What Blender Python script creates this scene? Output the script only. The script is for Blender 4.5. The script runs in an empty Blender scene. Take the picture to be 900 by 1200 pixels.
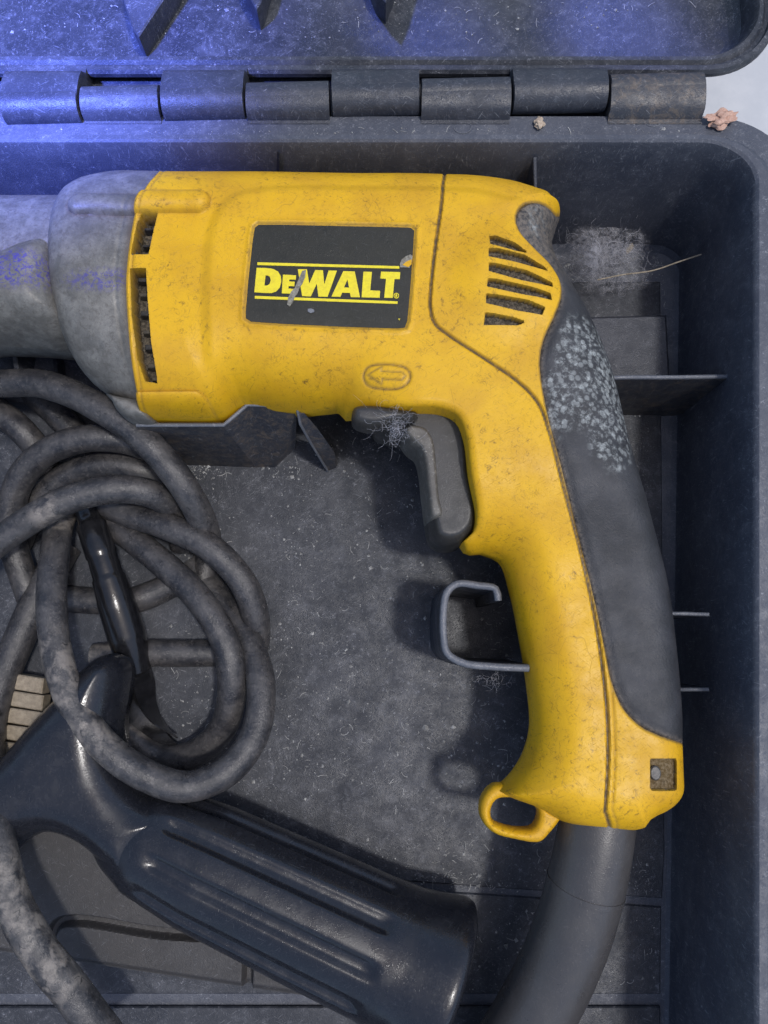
import bpy, bmesh, math, random
import numpy as np
from mathutils import Vector, noise as mnoise
from mathutils.geometry import tessellate_polygon
random.seed(4); rng = np.random.default_rng(7)
scn = bpy.context.scene
COL = scn.collection
S = 0.00028                      # metres per modelling unit (about one photo pixel at rim height)
# ---------------------------------------------------------------- camera
F = 900.0
TILT = math.radians(9.46)
CAM = np.array([0.0, -F*math.sin(TILT), F*math.cos(TILT)])
cam_d = bpy.data.cameras.new("camera"); cam = bpy.data.objects.new("camera", cam_d); COL.objects.link(cam)
cam.location = Vector(CAM)*S
cam.rotation_euler = (TILT, 0, 0)
cam_d.sensor_fit = 'VERTICAL'; cam_d.sensor_height = 36.0; cam_d.lens = 36.0*F/1200.0
cam_d.clip_start = 0.002; cam_d.clip_end = 200
cam_d.dof.use_dof = False
scn.camera = cam
# ---------------------------------------------------------------- sky, sun, lamps
SUN_DIR = Vector((0.30, -0.085, 1.0)).normalized()      # towards the sun
elev = math.asin(SUN_DIR.z); azim = math.atan2(SUN_DIR.x, SUN_DIR.y)
world = bpy.data.worlds.new("World"); scn.world = world; world.use_nodes = True
wn = world.node_tree; wn.nodes.clear()
sky = wn.nodes.new('ShaderNodeTexSky'); sky.sky_type = 'NISHITA'; sky.sun_disc = False
sky.sun_elevation = elev; sky.sun_rotation = azim
sky.air_density = 1.0; sky.dust_density = 2.0
bg = wn.nodes.new('ShaderNodeBackground'); bg.inputs[1].default_value = 0.15
wo = wn.nodes.new('ShaderNodeOutputWorld')
wn.links.new(sky.outputs[0], bg.inputs[0]); wn.links.new(bg.outputs[0], wo.inputs[0])
sun_d = bpy.data.lights.new("sun", 'SUN'); sun_d.energy = 1.5; sun_d.angle = math.radians(4.5); sun_d.color = (1.0, 0.975, 0.95)
sun = bpy.data.objects.new("sun", sun_d); COL.objects.link(sun)
sun.rotation_euler = SUN_DIR.to_track_quat('Z', 'Y').to_euler()
def spot(name, loc, tgt, energy, color, size_deg, blend, radius):
    d = bpy.data.lights.new(name, 'SPOT'); d.energy = energy; d.color = color
    d.spot_size = math.radians(size_deg); d.spot_blend = blend; d.shadow_soft_size = radius*S
    o = bpy.data.objects.new(name, d); COL.objects.link(o)
    o.location = Vector(loc)*S
    o.rotation_euler = (Vector(loc)-Vector(tgt)).to_track_quat('Z', 'Y').to_euler()
    return o
BLUE = (0.13, 0.20, 1.0)
spot("blue_lamp", (-760, 150, 1150), (-440, 650, -30), 40, BLUE, 30, 1.0, 60)
spot("blue_lamp", (-100, 1500, 700), (340, 660, -60), 11, BLUE, 11, 0.9, 50)
spot("blue_lamp", (-500, 1500, 800), (70, 660, -60), 9, BLUE, 9, 0.9, 50)
scn.view_settings.view_transform = 'Standard'; scn.view_settings.look = 'None'
scn.view_settings.gamma = 1.0; scn.view_settings.exposure = 0.3
scn.view_settings.use_curve_mapping = False
scn.cycles.max_bounces = 6; scn.cycles.use_denoising = True
# ---------------------------------------------------------------- geometry helpers
ct, st = math.cos(TILT), math.sin(TILT)
def U(px, py, z=0.0):
    """world point (modelling units) seen at photo pixel (px, py) at height z"""
    dx = (px-450.0); dy = (600.0-py)
    d = np.array([dx, dy*ct + F*st*1.0, dy*st - F*ct])   # camera looks down its -z
    t = (z-CAM[2])/d[2]
    return np.array([CAM[0]+t*d[0], CAM[1]+t*d[1], z])
def UL(pts, z=0.0):
    return np.array([U(p[0], p[1], p[2] if len(p) > 2 else z) for p in pts])
def catmull(pts, step=6.0, closed=False):
    P = np.array(pts, float); n = len(P); out = []
    rngi = range(n if closed else n-1)
    for i in rngi:
        if closed: p0, p1, p2, p3 = P[(i-1) % n], P[i], P[(i+1) % n], P[(i+2) % n]
        else:
            p1, p2 = P[i], P[i+1]
            p0 = P[i-1] if i > 0 else 2*p1-p2
            p3 = P[i+2] if i+2 < n else 2*p2-p1
        L = np.linalg.norm(p2-p1); k = max(1, int(L/step))
        a = 0.5
        t01 = max(np.linalg.norm(p1-p0), 1e-6)**a; t12 = max(L, 1e-6)**a; t23 = max(np.linalg.norm(p3-p2), 1e-6)**a
        m1 = (p2-p1) + t12*((p1-p0)/t01 - (p2-p0)/(t01+t12))
        m2 = (p2-p1) + t12*((p3-p2)/t23 - (p3-p1)/(t12+t23))
        for j in range(k):
            t = j/k
            out.append((2*t**3-3*t*t+1)*p1 + (t**3-2*t*t+t)*m1 + (-2*t**3+3*t*t)*p2 + (t**3-t*t)*m2)
    if not closed: out.append(P[-1])
    return np.array(out)
def seg_dist(Q, loops, signed=True):
    """signed distance (positive inside) and nearest point from points Q (N,2) to polygon loops"""
    Q = np.asarray(Q, float)[:, :2]; N = len(Q)
    best = np.full(N, 1e18); near = np.zeros((N, 2)); inside = np.zeros(N, bool)
    for L in loops:
        L = np.asarray(L, float)[:, :2]
        A = L; B = np.roll(L, -1, axis=0)
        if not signed: A = L[:-1]; B = L[1:]
        for a, b in zip(A, B):
            ab = b-a; l2 = ab@ab
            if l2 < 1e-12: continue
            t = np.clip(((Q[:, 0]-a[0])*ab[0]+(Q[:, 1]-a[1])*ab[1])/l2, 0, 1)
            nx = a[0]+t*ab[0]; ny = a[1]+t*ab[1]
            d = (Q[:, 0]-nx)**2+(Q[:, 1]-ny)**2
            m = d < best
            best[m] = d[m]; near[m, 0] = nx[m]; near[m, 1] = ny[m]
            if signed and a[1] != b[1]:
                c = (a[1] > Q[:, 1]) != (b[1] > Q[:, 1])
                xi = a[0]+(Q[:, 1]-a[1])*(b[0]-a[0])/(b[1]-a[1])
                inside ^= c & (Q[:, 0] < xi)
    best = np.sqrt(best)
    return (np.where(inside, best, -best) if signed else best), near
def sstep(x, a, b):
    t = np.clip((x-a)/(b-a), 0, 1); return t*t*(3-2*t)
def prop(o, label=None, cat=None, group=None, kind=None):
    if label: o['label'] = label
    if cat: o['category'] = cat
    if group: o['group'] = group
    if kind: o['kind'] = kind
    return o
def thing(name, base, label, cat, group=None):
    o = bpy.data.objects.new(name, None); COL.objects.link(o); o.empty_display_size = 0.01
    o.location = Vector([float(c)*S for c in base])
    return prop(o, label, cat, group)
def make(name, V, Fc, mat, parent=None, smooth=35, attrs=None, mats=None, mi=None):
    """link a mesh (V in modelling units, world frame) as one object under parent"""
    V = np.asarray(V, float)
    me = bpy.data.meshes.new(name)
    base = np.zeros(3)
    root = parent
    while root is not None:
        base = base + np.array(root.location); root = root.parent
    Vm = V*S
    if parent is None:
        base = np.array([Vm[:, 0].mean(), Vm[:, 1].mean(), Vm[:, 2].min()])
        loc = base
    else: loc = None
    me.from_pydata((Vm-base).tolist(), [], [tuple(int(i) for i in f) for f in Fc])
    me.update()
    bm = bmesh.new(); bm.from_mesh(me)
    bmesh.ops.remove_doubles(bm, verts=bm.verts, dist=1e-7) if attrs is None else None
    bmesh.ops.recalc_face_normals(bm, faces=bm.faces)
    bm.to_mesh(me); bm.free()
    if smooth:
        me.shade_smooth(); me.set_sharp_from_angle(angle=math.radians(smooth))
    for m in (mats or [mat]): me.materials.append(m)
    if mi is not None: me.polygons.foreach_set('material_index', mi)
    if attrs:
        for k, v in attrs.items():
            a = me.attributes.new(k, 'FLOAT', 'POINT'); a.data.foreach_set('value', np.asarray(v, float))
    o = bpy.data.objects.new(name, me); COL.objects.link(o)
    if parent is not None: o.parent = parent
    else: o.location = Vector(loc)
    return o
def relief(name, loops, hfn, cell, mat, parent, zc=None, zb=None, smooth=40, snap=(), low=None):
    """solid whose plan is the loops (world xy) and whose upper surface is hfn; mirrored below zc or flat at zb"""
    allp = np.vstack([np.asarray(l)[:, :2] for l in loops])
    x0, y0 = allp.min(0)-cell; x1, y1 = allp.max(0)+cell
    nx = int((x1-x0)/cell)+2; ny = int((y1-y0)/cell)+2
    gx, gy = np.meshgrid(x0+np.arange(nx)*cell, y0+np.arange(ny)*cell, indexing='ij')
    Q = np.stack([gx.ravel(), gy.ravel()], 1)
    sd, near = seg_dist(Q, loops)
    ins = (sd > cell*0.12).reshape(nx, ny)
    c = ins[:-1, :-1] | ins[1:, :-1] | ins[:-1, 1:] | ins[1:, 1:]
    ii, jj = np.nonzero(c)
    idx = lambda i, j: i*ny+j
    quads = np.stack([idx(ii, jj), idx(ii+1, jj), idx(ii+1, jj+1), idx(ii, jj+1)], 1)
    used = np.unique(quads); remap = np.full(nx*ny, -1); remap[used] = np.arange(len(used))
    quads = remap[quads]; P = Q[used].copy(); s = sd[used]
    out = s <= cell*0.12
    P[out] = near[used][out]
    for L in snap:
        d_, nr = seg_dist(P, [L]); m_ = (np.abs(d_) < cell*0.52) & ~out; P[m_] = nr[m_]
    z, attrs = hfn(P)
    n = len(P)
    top = np.column_stack([P, z])
    bot = top.copy(); bot[:, 2] = (zc-(z-zc)*(low(P) if low else 1.0)) if zb is None else zb
    V = np.vstack([top, bot]); faces = quads.tolist()+(quads[:, ::-1]+n).tolist()
    e = {}
    for q in quads:
        for k in range(4):
            a, b = int(q[k]), int(q[(k+1) % 4])
            key = (min(a, b), max(a, b))
            e[key] = None if key in e else (a, b)
    for k, v in e.items():
        if v is not None: a, b = v; faces.append([b, a, a+n, b+n])
    at = {k: np.concatenate([v, v*0]) for k, v in attrs.items()}
    return make(name, V, faces, mat, parent, smooth, attrs=at)
def tube(path, rad, sides=18, caps=True, prof=None):
    P = np.asarray(path, float); n = len(P)
    R = np.full(n, rad, float) if np.isscalar(rad) else np.asarray(rad, float)
    T = np.gradient(P, axis=0); T /= np.linalg.norm(T, axis=1)[:, None]+1e-12
    up = np.array([0, 0, 1.0]) if abs(T[0][2]) < 0.9 else np.array([1.0, 0, 0])
    N = np.cross(T[0], up); N /= np.linalg.norm(N)
    V = []; faces = []
    for i in range(n):
        N = N-T[i]*(N@T[i]); N /= np.linalg.norm(N); B = np.cross(T[i], N)
        for k in range(sides):
            a = 2*math.pi*k/sides
            r = R[i]*(prof(a, i/(n-1)) if prof else 1.0)
            V.append(P[i]+r*(math.cos(a)*N+math.sin(a)*B))
    for i in range(n-1):
        for k in range(sides):
            k2 = (k+1) % sides
            faces.append([i*sides+k, i*sides+k2, (i+1)*sides+k2, (i+1)*sides+k])
    if caps:
        faces.append(list(range(sides))[::-1]); faces.append([(n-1)*sides+k for k in range(sides)])
    return np.array(V), faces
def merge(parts):
    V = []; Fc = []; o = 0
    for v, f in parts:
        v = np.asarray(v, float); V.append(v); Fc += [[int(i)+o for i in q] for q in f]; o += len(v)
    return np.vstack(V), Fc
def prism(poly, z0, z1, bev=1.2):
    """extruded polygon (xy) with a bevelled top; z1 may be an array per vertex"""
    P = np.asarray(poly, float)[:, :2]; n = len(P)
    area = 0.5*np.sum(P[:, 0]*np.roll(P[:, 1], -1)-np.roll(P[:, 0], -1)*P[:, 1])
    if area < 0: P = P[::-1]; z1 = z1 if np.isscalar(z1) else np.asarray(z1)[::-1]
    z1 = np.full(n, z1, float) if np.isscalar(z1) else np.asarray(z1, float)
    d1 = P-np.roll(P, 1, 0); d2 = np.roll(P, -1, 0)-P
    d1 /= np.linalg.norm(d1, axis=1)[:, None]+1e-9; d2 /= np.linalg.norm(d2, axis=1)[:, None]+1e-9
    n1 = np.stack([-d1[:, 1], d1[:, 0]], 1); n2 = np.stack([-d2[:, 1], d2[:, 0]], 1)
    m = n1+n2; m /= np.maximum(0.4, np.sum(m*n1, 1))[:, None]
    I = P+m*bev
    V = np.vstack([np.column_stack([P, np.full(n, z0)]), np.column_stack([P, z1-bev]), np.column_stack([I, z1])])
    fc = []
    for k in range(n):
        j = (k+1) % n
        fc.append([k, j, n+j, n+k]); fc.append([n+k, n+j, 2*n+j, 2*n+k])
    fc.append([2*n+k for k in range(n)]); fc.append(list(range(n))[::-1])
    return V, fc
def wall_strip(path, thick, z0, z1):
    """upright plate following a path (world xy[, top z])"""
    P = np.asarray(path, float); n = len(P)
    T = np.gradient(P[:, :2], axis=0); T /= np.linalg.norm(T, axis=1)[:, None]
    N = np.stack([-T[:, 1], T[:, 0]], 1)*thick/2
    zt = P[:, 2] if P.shape[1] > 2 else np.full(n, z1)
    sec = [(-1, 0, None), (-1, 0, -1.2), (-0.6, 0, 0), (0.6, 0, 0), (1, 0, -1.2), (1, 0, None)]
    V = []; fc = []
    for i in range(n):
        for s, _, dz in sec:
            V.append([P[i, 0]+N[i, 0]*s*(1.25 if dz is None else 1), P[i, 1]+N[i, 1]*s*(1.25 if dz is None else 1), z0 if dz is None else zt[i]+dz])
    m = len(sec)
    for i in range(n-1):
        for k in range(m-1): fc.append([i*m+k, i*m+k+1, (i+1)*m+k+1, (i+1)*m+k])
    fc.append(list(range(m))); fc.append([(n-1)*m+k for k in range(m)][::-1])
    return np.array(V), fc
def densify(P, k=6): 
    out = []
    for a, b in zip(P[:-1], P[1:]):
        for t in range(k): out.append(a+(b-a)*t/k)
    return np.array(out+[P[-1]])
# ---------------------------------------------------------------- materials
def nt(name):
    m = bpy.data.materials.new(name); m.use_nodes = True; t = m.node_tree; t.nodes.clear()
    out = t.nodes.new('ShaderNodeOutputMaterial'); b = t.nodes.new('ShaderNodeBsdfPrincipled')
    t.links.new(b.outputs[0], out.inputs[0])
    tc = t.nodes.new('ShaderNodeTexCoord'); mp = t.nodes.new('ShaderNodeMapping'); mp.inputs['Scale'].default_value = (1/S,)*3
    t.links.new(tc.outputs['Object'], mp.inputs[0])
    return m, t, b, mp.outputs[0]
def N_noise(t, co, size, detail=5, rough=0.6, dist=0.0):
    n = t.nodes.new('ShaderNodeTexNoise'); n.inputs['Scale'].default_value = 1.0/size
    n.inputs['Detail'].default_value = detail; n.inputs['Roughness'].default_value = rough; n.inputs['Distortion'].default_value = dist
    t.links.new(co, n.inputs['Vector']); return n.outputs['Fac']
def N_ramp(t, f, a, b, va=0.0, vb=1.0):
    r = t.nodes.new('ShaderNodeMapRange'); r.inputs['From Min'].default_value = a; r.inputs['From Max'].default_value = b
    r.inputs['To Min'].default_value = va; r.inputs['To Max'].default_value = vb; r.interpolation_type = 'SMOOTHSTEP'
    t.links.new(f, r.inputs['Value']); return r.outputs[0]
def N_math(t, op, a, b):
    m = t.nodes.new('ShaderNodeMath'); m.operation = op; m.use_clamp = op in ('ADD', 'MULTIPLY')
    for i, v in enumerate((a, b)):
        if isinstance(v, (int, float)): m.inputs[i].default_value = v
        else: t.links.new(v, m.inputs[i])
    return m.outputs[0]
def N_mix(t, f, a, b):
    m = t.nodes.new('ShaderNodeMix'); m.data_type = 'RGBA'
    if isinstance(f, (int, float)): m.inputs[0].default_value = f
    else: t.links.new(f, m.inputs[0])
    for i, v in ((6, a), (7, b)):
        if isinstance(v, tuple): m.inputs[i].default_value = (*v, 1) if len(v) == 3 else v
        else: t.links.new(v, m.inputs[i])
    return m.outputs[2]
def N_scratch(t, co, size, width, seed, stretch=(1, 1, 1)):
    """thin curved hair-like lines: edges of a distorted voronoi, broken up by noise"""
    mp = t.nodes.new('ShaderNodeMapping'); mp.inputs['Location'].default_value = (seed*37.0, seed*91.0, seed*13.0)
    mp.inputs['Rotation'].default_value = (0, 0, seed*1.3); mp.inputs['Scale'].default_value = stretch
    t.links.new(co, mp.inputs[0])
    n = t.nodes.new('ShaderNodeTexNoise'); n.inputs['Scale'].default_value = 0.6/size; n.inputs['Detail'].default_value = 3
    t.links.new(mp.outputs[0], n.inputs['Vector'])
    ms = t.nodes.new('ShaderNodeVectorMath'); ms.operation = 'SCALE'; ms.inputs['Scale'].default_value = size*1.6
    t.links.new(n.outputs['Color'], ms.inputs[0])
    ad = t.nodes.new('ShaderNodeVectorMath'); t.links.new(mp.outputs[0], ad.inputs[0]); t.links.new(ms.outputs[0], ad.inputs[1])
    v = t.nodes.new('ShaderNodeTexVoronoi'); v.feature = 'DISTANCE_TO_EDGE'; v.inputs['Scale'].default_value = 1.0/size
    t.links.new(ad.outputs[0], v.inputs['Vector'])
    line = N_ramp(t, v.outputs['Distance'], width/size, 0.0)
    return N_math(t, 'MULTIPLY', line, N_ramp(t, N_noise(t, mp.outputs[0], size*0.9, 2), 0.54, 0.62))
def N_streak(t, co, length, width, ang, seed, lo=0.70, hi=0.76):
    """short straight scuff marks: noise stretched along one direction"""
    mp = t.nodes.new('ShaderNodeMapping'); mp.vector_type = 'TEXTURE'
    mp.inputs['Rotation'].default_value = (0, 0, math.radians(ang)); mp.inputs['Scale'].default_value = (length, width, 20)
    mp.inputs['Location'].default_value = (seed*53.0, seed*17.0, seed*29.0)
    t.links.new(co, mp.inputs[0])
    n = t.nodes.new('ShaderNodeTexNoise'); n.inputs['Scale'].default_value = 1.0; n.inputs['Detail'].default_value = 2; n.inputs['Roughness'].default_value = 0.5
    t.links.new(mp.outputs[0], n.inputs['Vector']); return N_ramp(t, n.outputs['Fac'], lo, hi)
def N_attr(t, name):
    a = t.nodes.new('ShaderNodeAttribute'); a.attribute_name = name; return a.outputs['Fac']
def N_bump(t, b, h, dist, strength=1.0):
    bp = t.nodes.new('ShaderNodeBump'); bp.inputs['Distance'].default_value = dist*S; bp.inputs['Strength'].default_value = strength
    t.links.new(h, bp.inputs['Height']); t.links.new(bp.outputs[0], b.inputs['Normal'])
def m_case(name, base=(0.030, 0.033, 0.043), dust=(0.20, 0.205, 0.23), amt=0.5, rough=0.5, brown=0.0, scr=0.35, bump=1.1):
    m, t, b, co = nt(name)
    big = N_ramp(t, N_noise(t, co, 120, 6, 0.65, 0.3), 0.38, 0.70)
    mid = N_ramp(t, N_noise(t, co, 22, 8, 0.75, 0.6), 0.46, 0.72)
    fine = N_ramp(t, N_noise(t, co, 3.2, 4, 0.7), 0.56, 0.74)
    grain = N_noise(t, co, 1.6, 2, 0.6)
    f = N_math(t, 'MULTIPLY', N_math(t, 'ADD', N_math(t, 'MULTIPLY', big, 0.16), N_math(t, 'MULTIPLY', mid, 0.30)), amt)
    c = N_mix(t, f, base, dust)
    c = N_mix(t, N_math(t, 'MULTIPLY', N_math(t, 'MULTIPLY', fine, N_math(t, 'ADD', mid, 0.25)), amt*0.9), c, tuple(min(1, x*1.6) for x in dust))
    if brown: c = N_mix(t, N_math(t, 'MULTIPLY', N_ramp(t, N_noise(t, co, 14, 7, 0.8, 0.8), 0.46, 0.62), brown), c, (0.16, 0.12, 0.085))
    s = N_math(t, 'ADD', N_streak(t, co, 14, 0.9, 35, 1, 0.66, 0.76), N_math(t, 'ADD', N_streak(t, co, 10, 0.8, 100, 2, 0.66, 0.76), N_streak(t, co, 18, 0.9, -20, 3, 0.68, 0.76)))
    c = N_mix(t, N_math(t, 'MULTIPLY', s, scr*min(1, amt*2)), c, (0.36, 0.37, 0.39))
    wear = N_ramp(t, N_noise(t, co, 6, 10, 0.88, 0.3), 0.555, 0.63)
    c = N_mix(t, N_math(t, 'MULTIPLY', N_math(t, 'MULTIPLY', wear, N_ramp(t, N_noise(t, co, 48, 4), 0.44, 0.60)), amt*0.9), c, tuple(min(1, x*1.5) for x in dust))
    t.links.new(c, b.inputs['Base Color'])
    t.links.new(N_ramp(t, N_noise(t, co, 30, 6, 0.7), 0.3, 0.75, rough-0.10, rough+0.2), b.inputs['Roughness'])
    N_bump(t, b, N_math(t, 'ADD', N_math(t, 'MULTIPLY', grain, 0.7), N_math(t, 'MULTIPLY', fine, 0.4)), bump, 0.6)
    return m
def m_yellow():
    m, t, b, co = nt("yellow_plastic")
    c = N_mix(t, N_ramp(t, N_noise(t, co, 70, 4), 0.35, 0.7), (0.70, 0.392, 0.008), (0.59, 0.315, 0.010))
    g1 = N_ramp(t, N_noise(t, co, 7, 10, 0.85, 0.6), 0.51, 0.66)
    g2 = N_ramp(t, N_noise(t, co, 50, 5, 0.6, 0.4), 0.41, 0.60)
    c = N_mix(t, N_math(t, 'MULTIPLY', N_math(t, 'MULTIPLY', g1, N_math(t, 'ADD', g2, 0.10)), 0.9), c, (0.12, 0.062, 0.012))
    g3 = N_ramp(t, N_noise(t, co, 2.6, 4, 0.75), 0.61, 0.72)
    c = N_mix(t, N_math(t, 'MULTIPLY', g3, 0.45), c, (0.14, 0.08, 0.02))
    s = N_math(t, 'ADD', N_streak(t, co, 15, 0.8, 30, 4, 0.65, 0.74), N_math(t, 'ADD', N_streak(t, co, 9, 0.8, -40, 5, 0.65, 0.74), N_streak(t, co, 12, 0.9, 75, 6, 0.66, 0.75)))
    s = N_math(t, 'ADD', s, N_math(t, 'MULTIPLY', N_scratch(t, co, 60, 0.5, 3.1, (1, 0.5, 1)), 0.6))
    c = N_mix(t, N_math(t, 'MULTIPLY', s, 0.5), c, (0.16, 0.085, 0.02))
    d = N_attr(t, 'dirt')
    dn = N_math(t, 'MULTIPLY', d, N_ramp(t, N_noise(t, co, 7, 6, 0.7), 0.2, 0.6, 0.55, 1.0))
    c = N_mix(t, dn, c, (0.075, 0.060, 0.045))
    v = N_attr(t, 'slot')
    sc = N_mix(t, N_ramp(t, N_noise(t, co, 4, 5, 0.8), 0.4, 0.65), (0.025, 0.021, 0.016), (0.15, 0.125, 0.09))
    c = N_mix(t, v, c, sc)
    b.inputs['Specular IOR Level'].default_value = 0.35
    t.links.new(c, b.inputs['Base Color'])
    t.links.new(N_math(t, 'ADD', N_ramp(t, N_noise(t, co, 25, 5), 0.3, 0.7, 0.40, 0.58), N_math(t, 'MULTIPLY', v, 0.4)), b.inputs['Roughness'])
    N_bump(t, b, N_math(t, 'SUBTRACT', N_noise(t, co, 2.2, 3, 0.6), N_math(t, 'MULTIPLY', s, 0.6)), 0.7, 0.35)
    return m
def m_rubber():
    m, t, b, co = nt("grip_rubber")
    c = N_mix(t, N_ramp(t, N_noise(t, co, 40, 5), 0.3, 0.7), (0.021, 0.021, 0.023), (0.040, 0.040, 0.044))
    dm = N_ramp(t, N_noise(t, co, 5, 6, 0.75), 0.35, 0.62)
    c = N_mix(t, N_math(t, 'MULTIPLY', N_attr(t, 'dirt'), dm), c, (0.17, 0.14, 0.11))
    vo = t.nodes.new('ShaderNodeTexVoronoi'); vo.inputs['Scale'].default_value = 1/8.5; vo.inputs['Randomness'].default_value = 1
    t.links.new(co, vo.inputs['Vector'])
    sp = N_ramp(t, vo.outputs['Distance'], 0.50, 0.30)
    sp = N_math(t, 'MULTIPLY', sp, N_ramp(t, N_noise(t, co, 10, 4, 0.7), 0.36, 0.52))
    sp = N_math(t, 'ADD', N_math(t, 'MULTIPLY', sp, 0.45), N_math(t, 'MULTIPLY', N_ramp(t, N_noise(t, co, 9, 9, 0.8), 0.47, 0.66), 0.75))
    mk = N_ramp(t, N_math(t, 'ADD', N_math(t, 'MULTIPLY', N_attr(t, 'mould'), 0.6), N_math(t, 'MULTIPLY', N_noise(t, co, 34, 5, 0.7), 0.8)), 0.55, 0.95)
    c = N_mix(t, N_math(t, 'MULTIPLY', sp, mk), c, (0.34, 0.36, 0.35))
    t.links.new(c, b.inputs['Base Color'])
    t.links.new(N_ramp(t, N_noise(t, co, 18, 5), 0.3, 0.7, 0.42, 0.6), b.inputs['Roughness'])
    N_bump(t, b, N_noise(t, co, 3.0, 5, 0.75), 1.6, 0.6)
    return m
def m_metal():
    m, t, b, co = nt("cast_aluminium")
    c = N_mix(t, N_ramp(t, N_noise(t, co, 26, 7, 0.75), 0.35, 0.7), (0.13, 0.125, 0.115), (0.24, 0.23, 0.21))
    c = N_mix(t, N_math(t, 'MULTIPLY', N_ramp(t, N_noise(t, co, 7, 8, 0.8, 0.5), 0.49, 0.62), 0.6), c, (0.10, 0.09, 0.08))
    p = N_math(t, 'MULTIPLY', N_attr(t, 'paint'), N_ramp(t, N_noise(t, co, 6, 8, 0.85, 0.8), 0.49, 0.55))
    c = N_mix(t, p, c, (0.07, 0.06, 0.30))
    c = N_mix(t, N_math(t, 'MULTIPLY', N_attr(t, 'dirt'), 0.8), c, (0.11, 0.075, 0.05))
    t.links.new(c, b.inputs['Base Color']); b.inputs['Metallic'].default_value = 0.3
    t.links.new(N_ramp(t, N_noise(t, co, 15, 6), 0.3, 0.7, 0.45, 0.65), b.inputs['Roughness'])
    N_bump(t, b, N_noise(t, co, 2.5, 4, 0.7), 1.0, 0.5)
    return m
def m_cable():
    m, t, b, co = nt("cord_rubber")
    c = N_mix(t, N_ramp(t, N_noise(t, co, 30, 6, 0.7), 0.35, 0.65), (0.022, 0.022, 0.025), (0.068, 0.064, 0.063))
    c = N_mix(t, N_ramp(t, N_noise(t, co, 5, 6, 0.8), 0.50, 0.74, 0, 0.6), c, (0.18, 0.165, 0.155))
    c = N_mix(t, N_math(t, 'MULTIPLY', N_attr(t, 'clay'), N_ramp(t, N_noise(t, co, 19, 7, 0.6, 0.3), 0.42, 0.64, 0, 0.7)), c, (0.25, 0.22, 0.19))
    c = N_mix(t, N_scratch(t, co, 15, 0.6, 4.4), c, (0.012, 0.012, 0.012))
    t.links.new(c, b.inputs['Base Color'])
    t.links.new(N_ramp(t, N_noise(t, co, 22, 5), 0.35, 0.7, 0.24, 0.5), b.inputs['Roughness'])
    N_bump(t, b, N_math(t, 'ADD', N_noise(t, co, 4, 6, 0.8), N_math(t, 'MULTIPLY', N_noise(t, co, 16, 3), 0.5)), 1.5, 0.5)
    return m
def m_simple(name, a, b2, size=8, rough=0.5, metallic=0.0, bump=0.4, spec=0.5):
    m, t, b, co = nt(name)
    c = N_mix(t, N_ramp(t, N_noise(t, co, size, 7, 0.75), 0.35, 0.7), a, b2)
    t.links.new(c, b.inputs['Base Color']); b.inputs['Metallic'].default_value = metallic
    b.inputs['Specular IOR Level'].default_value = spec
    t.links.new(N_ramp(t, N_noise(t, co, size*2, 4), 0.3, 0.7, rough-0.06, rough+0.1), b.inputs['Roughness'])
    if bump: N_bump(t, b, N_noise(t, co, size*0.4, 4, 0.7), bump, 0.6)
    return m
M_TRAY = m_case("case_plastic_dusty", base=(0.016, 0.019, 0.027), dust=(0.25, 0.255, 0.28), amt=0.64, rough=0.50)
M_WALL = m_case("case_plastic", base=(0.025, 0.028, 0.038), amt=0.5, rough=0.45)
M_RIB = m_case("case_plastic_scuffed", dust=(0.17, 0.155, 0.14), amt=0.6, rough=0.48, brown=0.5)
M_EDGE = m_case("case_edge_worn", base=(0.10, 0.107, 0.125), dust=(0.30, 0.30, 0.31), amt=0.8, rough=0.42)
M_Y = m_yellow(); M_R = m_rubber(); M_M = m_metal(); M_C = m_cable()
M_HAND = m_case("handle_plastic", base=(0.011, 0.012, 0.016), dust=(0.13, 0.13, 0.15), amt=0.12, rough=0.22, bump=0.3)
M_TRIG = m_case("trigger_plastic", base=(0.030, 0.029, 0.028), dust=(0.16, 0.14, 0.12), amt=0.25, rough=0.40, bump=0.3)
M_TRIGD = m_case("trigger_worn", base=(0.085, 0.078, 0.068), dust=(0.32, 0.30, 0.26), amt=1.0, rough=0.5, bump=0.5)
M_LAB = m_case("label_black", base=(0.014, 0.013, 0.007), dust=(0.12, 0.11, 0.075), amt=0.13, rough=0.5, bump=0.4)
M_LET = m_simple("label_yellow", (0.80, 0.66, 0.02), (0.66, 0.52, 0.02), 6, 0.4, bump=0.1)
M_SCR = m_simple("scraped_label", (0.12, 0.105, 0.075), (0.30, 0.28, 0.23), 4, 0.4, bump=0.8)
M_TAPE = m_simple("black_tape", (0.008, 0.008, 0.009), (0.014, 0.014, 0.016), 12, 0.14, bump=0.3)
M_SEAM = m_simple("seam_dirt", (0.045, 0.038, 0.028), (0.09, 0.075, 0.05), 4, 0.8)
M_GUARD = m_case("cord_guard_rubber", base=(0.055, 0.052, 0.051), dust=(0.15, 0.14, 0.13), amt=0.25, rough=0.34, bump=0.5, scr=0.15)
M_SCREW = m_simple("screw_steel", (0.05, 0.05, 0.05), (0.16, 0.15, 0.14), 3, 0.5, 0.5)
M_GREY = m_simple("table_grey", (0.46, 0.475, 0.50), (0.52, 0.53, 0.55), 60, 0.6, bump=0.2)
M_LEAF = m_simple("dry_leaf", (0.42, 0.24, 0.17), (0.60, 0.40, 0.31), 5, 0.7, bump=1.0)
M_STONE = m_simple("chip_stone", (0.35, 0.26, 0.18), (0.55, 0.46, 0.36), 4, 0.8, bump=1.0)
M_STRAW = m_simple("dry_straw", (0.20, 0.16, 0.11), (0.40, 0.34, 0.25), 6, 0.6)
M_TAN = m_simple("tan_board", (0.22, 0.18, 0.13), (0.36, 0.30, 0.22), 7, 0.8, bump=1.2)
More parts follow.
